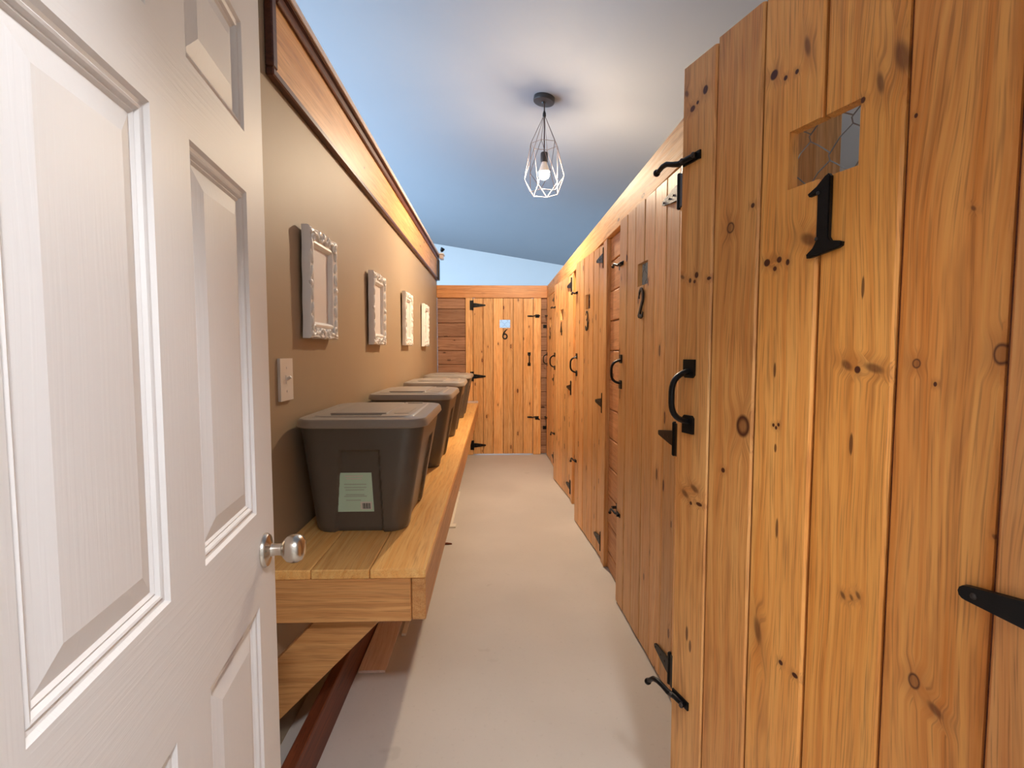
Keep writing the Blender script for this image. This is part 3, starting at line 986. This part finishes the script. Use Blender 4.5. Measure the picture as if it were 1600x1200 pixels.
def loft(bm, loops, cap0=True, cap1=True):
    vs = [[bm.verts.new(p) for p in lp] for lp in loops]
    n = len(vs[0])
    for i in range(len(vs) - 1):
        for k in range(n):
            bm.faces.new((vs[i][k], vs[i][(k + 1) % n], vs[i + 1][(k + 1) % n], vs[i + 1][k]))
    if cap0:
        bm.faces.new(vs[0][::-1])
    if cap1:
        bm.faces.new(vs[-1])


def make_tote():
    root = empty('storage_tote')
    bm = bmesh.new()
    loops = []
    NZ = 40
    for i in range(NZ + 1):
        t = i / NZ
        z = HB * t
        e = 0.004 if i == 0 else 0.0
        x0 = -0.175 + (-0.207 + 0.175) * t + e
        x1 = 0.140 + (0.207 - 0.140) * t - e
        y0 = 0.062 + (0.014 - 0.062) * t + e
        y1 = LY - 0.062 + (0.062 - 0.014) * t - e
        lp = []
        for (x, y) in rrect(x0, x1, y0, y1, 0.062, 7, 44):
            dx = dy = 0.0
            zz = z / HB
            # recessed panel on each side, arched at the top and wider at the bottom
            u = (x - (x0 + x1) / 2)
            v = (y - (y0 + y1) / 2)
            if abs(y - y0) < 0.002 or abs(y - y1) < 0.002:
                hw = 0.062 + 0.022 * (1 - zz)
                m = smooth01((hw - abs(u)) / 0.008) * smooth01((0.80 - zz) / 0.030)
                dy = 0.014 * m * (1 if abs(y - y0) < 0.002 else -1)
            elif abs(x - x0) < 0.002 or abs(x - x1) < 0.002:
                hw = 0.125 + 0.02 * (1 - zz)
                m = smooth01((hw - abs(v)) / 0.014) * smooth01((0.80 - zz) / 0.035)
                dx = 0.011 * m * (1 if abs(x - x0) < 0.002 else -1)
            lp.append((x + dx, y + dy, z))
        loops.append(lp)
    loft(bm, loops)
    bm_obj('body', bm, M['tote'], root, smooth=32)
    bm = bmesh.new()
    loops = []
    for ins, z in ((0.010, -0.024), (0.002, -0.0245), (0.0, -0.021), (0.003, -0.004), (0.009, 0.0035), (0.018, 0.0055), (0.050, 0.0065), (0.054, 0.0095), (0.060, 0.0105)):
        r = max(0.02, 0.075 - ins * 0.6)
        loops.append([(x, y, HB + 0.0245 + z) for x, y in rrect(-LX / 2 + ins, LX / 2 - ins, ins, LY - ins, r, 8, 6)])
    loft(bm, loops)
    lid = bm_obj('lid', bm, M['tote_lid'], root, smooth=32)
    zt = HB + 0.0245 + 0.0105
    bm = bmesh.new()
    loops = []
    for ins, z in ((0.0, 0.0), (0.003, 0.004), (0.008, 0.005)):
        loops.append([(x, y, zt + z) for x, y in rrect(-0.125 + ins, 0.075 - ins, 0.105 + ins, LY - 0.105 - ins, 0.012, 3, 1)])
    loft(bm, loops)
    bm_obj('lid_panel', bm, M['tote_lid'], lid, smooth=32)
    for (x0, x1, y0, y1) in ((-0.11, 0.06, 0.078, 0.092), (-0.12, 0.07, LY - 0.095, LY - 0.078), (0.085, 0.145, LY - 0.112, LY - 0.096), (0.095, 0.145, 0.12, 0.30)):
        if x0 > 0.09:
            box('lid_groove', (x0, y0, zt - 0.0005), (x1, y1, zt + 0.0012), M['tote_lid'], lid, 0.0004)
        else:
            box('lid_groove', (x0, y0, zt - 0.0005), (x1, y1, zt + 0.0012), M['tote_slot'], lid)
    return root


def copy_tree(o, parent=None):
    c = o.copy()
    COL.objects.link(c)
    if parent:
        c.parent = parent
    for ch in list(o.children):
        copy_tree(ch, c)
    return c


tote = make_tote()
TL = ['grey lidded storage tote with a mint sticker, nearest on the bench',
      'grey lidded storage tote second along the bench, behind the one with sticker',
      'grey lidded storage tote third along the bench from the knob end',
      'grey lidded storage tote farthest along the bench, near stall door six']
for i, (x, y, rz) in enumerate(((-0.446, 1.690, 0.0), (-0.440, 2.655, -0.5), (-0.432, 3.640, 0.6), (-0.430, 4.67, 0.0))):
    t = tote if i == 0 else copy_tree(tote)
    t.location = (x, y, BZ + 0.0005)
    t.rotation_euler = (0, 0, math.radians(rz))
    tag(t, TL[i], 'storage tote', 'grey storage totes on the bench')
# sticker on the first tote only
tilt = math.atan2(0.048, HB)


def front_y(z):
    return 0.062 - 0.048 * z / HB


SX0, SX1, SZ0, SZ1 = -0.088, 0.034, 0.072, 0.212
yb = front_y((SZ0 + SZ1) / 2) + 0.011 - 0.0012
st = bm_obj('sticker', (lambda b: (prism(b, [(SX0, 0), (SX1, 0), (SX1 - 0.003, SZ1 - SZ0), (SX0 + 0.016, SZ1 - SZ0), (SX0, SZ1 - SZ0 - 0.032)], 0, 0.0006), b)[1])(bmesh.new()), M['sticker'], tote, (0, front_y(SZ0) + 0.014 - 0.0042, SZ0), (tilt, 0, 0))
H = SZ1 - SZ0
for k, (u0, u1, v) in enumerate(((0.03, 0.09, 0.128), (0.034, 0.086, 0.119), (0.026, 0.10, 0.099), (0.026, 0.10, 0.088), (0.03, 0.092, 0.079), (0.03, 0.092, 0.062), (0.024, 0.10, 0.056), (0.03, 0.08, 0.042))):
    box('print_line', (SX0 + u0, -0.0009, v - 0.0018), (SX0 + u1, -0.0001, v + 0.0018), M['sticker_white'] if k < 2 else M['sticker_text'], st)
box('code_patch', (SX1 - 0.045, -0.0009, 0.008), (SX1 - 0.006, -0.0001, 0.036), M['sticker_white'], st)
for k in range(9):
    box('code_bar', (SX1 - 0.038 + k * 0.003, -0.0014, 0.011), (SX1 - 0.038 + k * 0.003 + (0.002 if k % 3 else 0.0012), -0.0010, 0.031), M['ink'], st)


# ------------------------------------------------------------------ ornate picture frames
FW, FH = 0.32, 0.395


def make_frame():
    """local x to the viewer's right (far end), z up, -y towards the corridor"""
    root = empty('picture_frame')
    rail = 0.062
    bm = bmesh.new()
    # outer rails with gently scalloped outer edge and sloping face
    def outline(ins, wav, n=64):
        pts = []
        hx, hz = FW / 2 - ins, FH / 2 - ins
        per = [(-hx, -hz), (hx, -hz), (hx, hz), (-hx, hz)]
        for s in range(4):
            p, q = per[s], per[(s + 1) % 4]
            L = math.hypot(q[0] - p[0], q[1] - p[1])
            m = n // 4
            nx, nz = (q[1] - p[1]) / L, -(q[0] - p[0]) / L
            for k in range(m):
                t = k / m
                off = wav * (0.5 + 0.5 * math.cos(2 * PI * t * 3)) if 0 < k else wav
                pts.append((p[0] + (q[0] - p[0]) * t + nx * (off - wav), p[1] + (q[1] - p[1]) * t + nz * (off - wav)))
        return pts
    loops = []
    for ins, y, wv in ((0, -0.002, 0.004), (0, -0.026, 0.004), (0.004, -0.031, 0.004), (0.018, -0.027, 0.0), (0.040, -0.022, 0.0), (0.044, -0.026, 0.0), (0.052, -0.027, 0.0), (0.058, -0.022, 0.0), (rail, -0.012, 0.0), (rail, -0.002, 0.0)):
        loops.append([(x, y, z) for x, z in outline(ins, wv)])
    vs = [[bm.verts.new(p) for p in lp] for lp in loops]
    n = len(vs[0])
    for i in range(len(vs)):
        a_, b_ = vs[i], vs[(i + 1) % len(vs)]
        for k in range(n):
            bm.faces.new((a_[k], a_[(k + 1) % n], b_[(k + 1) % n], b_[k]))
    bm_obj('moulding', bm, M['frame_white'], root, smooth=40)
    # carving: scrolls, leaves and beads
    bm = bmesh.new()
    def scroll(cx, cz, r, a0, turn, wd_=0.007):
        pts = []
        for k in range(15):
            t = k / 14
            rr = r * (1 - 0.72 * t)
            a = a0 + turn * 1.35 * 2 * PI * t * 0.85
            pts.append((cx + rr * math.cos(a), -0.0285 - 0.004 * t, cz + rr * math.sin(a)))
        tube(bm, pts, [wd_ * (1 - 0.45 * k / 14) for k in range(15)], 6)
    def leaf(cx, cz, L, a, w=0.009):
        mt = Matrix.Translation((cx, -0.0285, cz)) @ Matrix.Rotation(-a, 4, 'Y') @ Matrix.Diagonal((L, 0.007, w, 1))
        bmesh.ops.create_icosphere(bm, subdivisions=2, radius=1.0, matrix=mt)
    hx, hz = FW / 2, FH / 2
    for sx in (-1, 1):
        for sz in (-1, 1):
            cx, cz = sx * (hx - 0.030), sz * (hz - 0.030)
            scroll(cx - sx * 0.004, cz - sz * 0.004, 0.022, math.atan2(sz, sx), sx * sz)
            leaf(cx + sx * 0.010, cz - sz * 0.030, 0.022, PI / 2, 0.008)
            leaf(cx - sx * 0.034, cz + sz * 0.010, 0.022, 0, 0.008)
            leaf(cx + sx * 0.012, cz + sz * 0.012, 0.014, sx * sz * PI / 4, 0.009)
    for sz in (-1, 1):
        for sx in (-1, 1):
            scroll(sx * 0.045, sz * (hz - 0.024), 0.017, PI / 2 * sz, -sx * sz, 0.006)
            leaf(sx * 0.074, sz * (hz - 0.022), 0.016, sx * sz * 0.5, 0.006)
            leaf(sx * 0.020, sz * (hz - 0.030), 0.015, -sx * sz * 0.6, 0.006)
        leaf(0, sz * (hz - 0.016), 0.018, PI / 2, 0.012)
    for sx in (-1, 1):
        leaf(sx * (hx - 0.016), 0, 0.016, 0, 0.012)
        for sz in (-1, 1):
            leaf(sx * (hx - 0.022), sz * 0.040, 0.024, PI / 2 + sx * sz * 0.35, 0.006)
            leaf(sx * (hx - 0.024), sz * 0.088, 0.022, PI / 2 - sx * sz * 0.3, 0.006)
    bm_obj('carving', bm, M['frame_white'], root, smooth=60)
    box('panel', (-FW / 2 + rail - 0.004, -0.010, -FH / 2 + rail - 0.004), (FW / 2 - rail + 0.004, -0.004, FH / 2 - rail + 0.004), M['frame_back'], root)
    return root


pf = make_frame()
FL = ['ornate white picture frame nearest the light switch, largest in view', 'ornate white picture frame second from the light switch',
      'ornate white picture frame third from the light switch', 'ornate white picture frame farthest along the tan wall, near door six']
for i, (y, z) in enumerate(((2.012, 1.492), (2.965, 1.481), (3.975, 1.487), (4.985, 1.488))):
    o = pf if i == 0 else copy_tree(pf)
    o.location = (XL + 0.008, y, z)
    o.rotation_euler = (math.radians(0.5), 0, PI / 2)
    tag(o, FL[i], 'picture frame', 'ornate white frames on the tan wall')

# ------------------------------------------------------------------ light switch
sw = tag(empty('light_switch', (XL + 0.0005, 1.70, 1.157), PI / 2), 'white toggle light switch on the tan wall beside the open door', 'light switch')
poly_part('cover_plate', [(-0.050, -0.068), (0.050, -0.068), (0.050, 0.068), (-0.050, 0.068)], -0.009, 0, M['white'], sw, 0.004, seg=2)
bm = bmesh.new()
prism(bm, [(-0.008, -0.014), (0.008, -0.014), (0.008, 0.014), (-0.008, 0.014)], -0.0105, -0.009)
tube(bm, [(0, -0.008, 0.0), (0, -0.022, 0.009)], [0.0065, 0.005], 8)
bm_obj('toggle', bm, M['white'], sw)
for z in (-0.038, 0.038):
    bm = bmesh.new()
    lathe(bm, [(0.0042, -0.009), (0.004, -0.0102), (0.002, -0.0106)], 10, 'y')
    bm_obj('screw', bm, M['frame_back'], sw, (0, 0, z))

# ------------------------------------------------------------------ pendant lamp
PX, PY = 0.376, 4.0
PK = 1.345                              # overall size of the lamp
PZ = ceil_z(PX)
pend = tag(empty('pendant_lamp', (PX, PY, PZ)), 'lit pendant lamp with a faceted wire cage hanging from the ceiling', 'lamp')
pend.scale = (PK, PK, PK)
bm = bmesh.new()
lathe(bm, [(0.059, 0.012), (0.060, -0.020), (0.057, -0.025), (0.012, -0.027), (0.008, -0.034)], 32)
bm_obj('canopy', bm, M['canopy'], pend, (0, 0, 0), (0, math.atan(CSL), 0), smooth=40)
bm = bmesh.new()
tube(bm, [(0, 0, -0.025), (0.001, 0, -0.15), (0, 0, -0.315)], 0.0035, 8)
bm_obj('cord', bm, M['cord'], pend)
bm = bmesh.new()
lathe(bm, [(0.004, -0.070), (0.009, -0.085), (0.010, -0.100), (0.004, -0.108)], 12)
bm_obj('cord_grip', bm, M['canopy'], pend, smooth=40)
bm = bmesh.new()
lathe(bm, [(0.006, -0.292), (0.019, -0.298), (0.021, -0.306), (0.021, -0.345), (0.0185, -0.350)], 20)
bm_obj('socket', bm, M['canopy'], pend, smooth=40)
bm = bmesh.new()
lathe(bm, [(0.013, -0.345), (0.015, -0.356), (0.022, -0.374), (0.0290, -0.394), (0.0312, -0.4035), (0.0305, -0.4045)], 20)
bm_obj('bulb_collar', bm, M['white'], pend, smooth=40)  # opaque collar added to cut the bulb's light on the ceiling
bm = bmesh.new()
lathe(bm, [(0.0302, -0.405), (0.0305, -0.410), (0.0285, -0.424), (0.022, -0.436), (0.012, -0.4435), (0.002, -0.4455)], 24)
bm_obj('bulb', bm, M['bulb'], pend, smooth=60)
bm = bmesh.new()
WR = 0.0016


def ring6(r, z, rot=0.0):
    return [Vector((r * math.cos(PI / 3 * k + rot), r * math.sin(PI / 3 * k + rot), z)) for k in range(6)]


apex = Vector((0, 0, -0.090))
r1 = ring6(0.078, -0.255, 0.22)
r2 = ring6(0.114, -0.435, 0.22 + PI / 6)
r3 = ring6(0.080, -0.520, 0.22)


def wire(p, q):
    tube(bm, [p, q], WR, 5)


for k in range(6):
    wire(apex + (r1[k] - apex) * 0.04, r1[k])
    wire(r1[k], r1[(k + 1) % 6])
    wire(r1[k], r2[k])
    wire(r1[k], r2[k - 1])
    wire(r2[k], r2[(k + 1) % 6]) if False else None
    wire(r2[k], r3[k])
    wire(r2[k], r3[(k + 1) % 6])
    wire(r3[k], r3[(k + 1) % 6])
bm_obj('wire_cage', bm, M['cage'], pend)

# ------------------------------------------------------------------ globe lamp of the entry behind the viewpoint
gl = tag(empty('globe_lamp', (0.28, -0.38, 2.4)), 'round ceiling globe lamp in the entry behind the viewpoint', 'lamp')
bm = bmesh.new()
lathe(bm, [(0.07, 0.0), (0.07, -0.02), (0.05, -0.03)], 24)
bm_obj('base', bm, M['white'], gl, smooth=40)
bm = bmesh.new()
bmesh.ops.create_uvsphere(bm, u_segments=24, v_segments=14, radius=0.09, matrix=Matrix.Translation((0, 0, -0.115)))
bm_obj('globe', bm, M['globe'], gl, smooth=60)

# ------------------------------------------------------------------ small spotlight perched on the far end of the cap
sp = tag(empty('clip_spotlight', (XL + 0.06, 6.06, 2.36)), 'small black spotlight head on the far end of the partition cap', 'spotlight')
bm = bmesh.new()
tube(bm, [(0.0, 0, 0.0), (0.004, 0, 0.012), (0.010, 0, 0.022)], 0.005, 8)
bm_obj('stem', bm, M['white'], sp)
bm = bmesh.new()
lathe(bm, [(0.008, -0.012), (0.020, 0.0), (0.026, 0.030), (0.022, 0.034), (0.004, 0.030)], 16, 'z')
bm_obj('head', bm, M['iron'], sp, (0.016, 0, 0.034), (0.3, 0.55, 0), smooth=40)
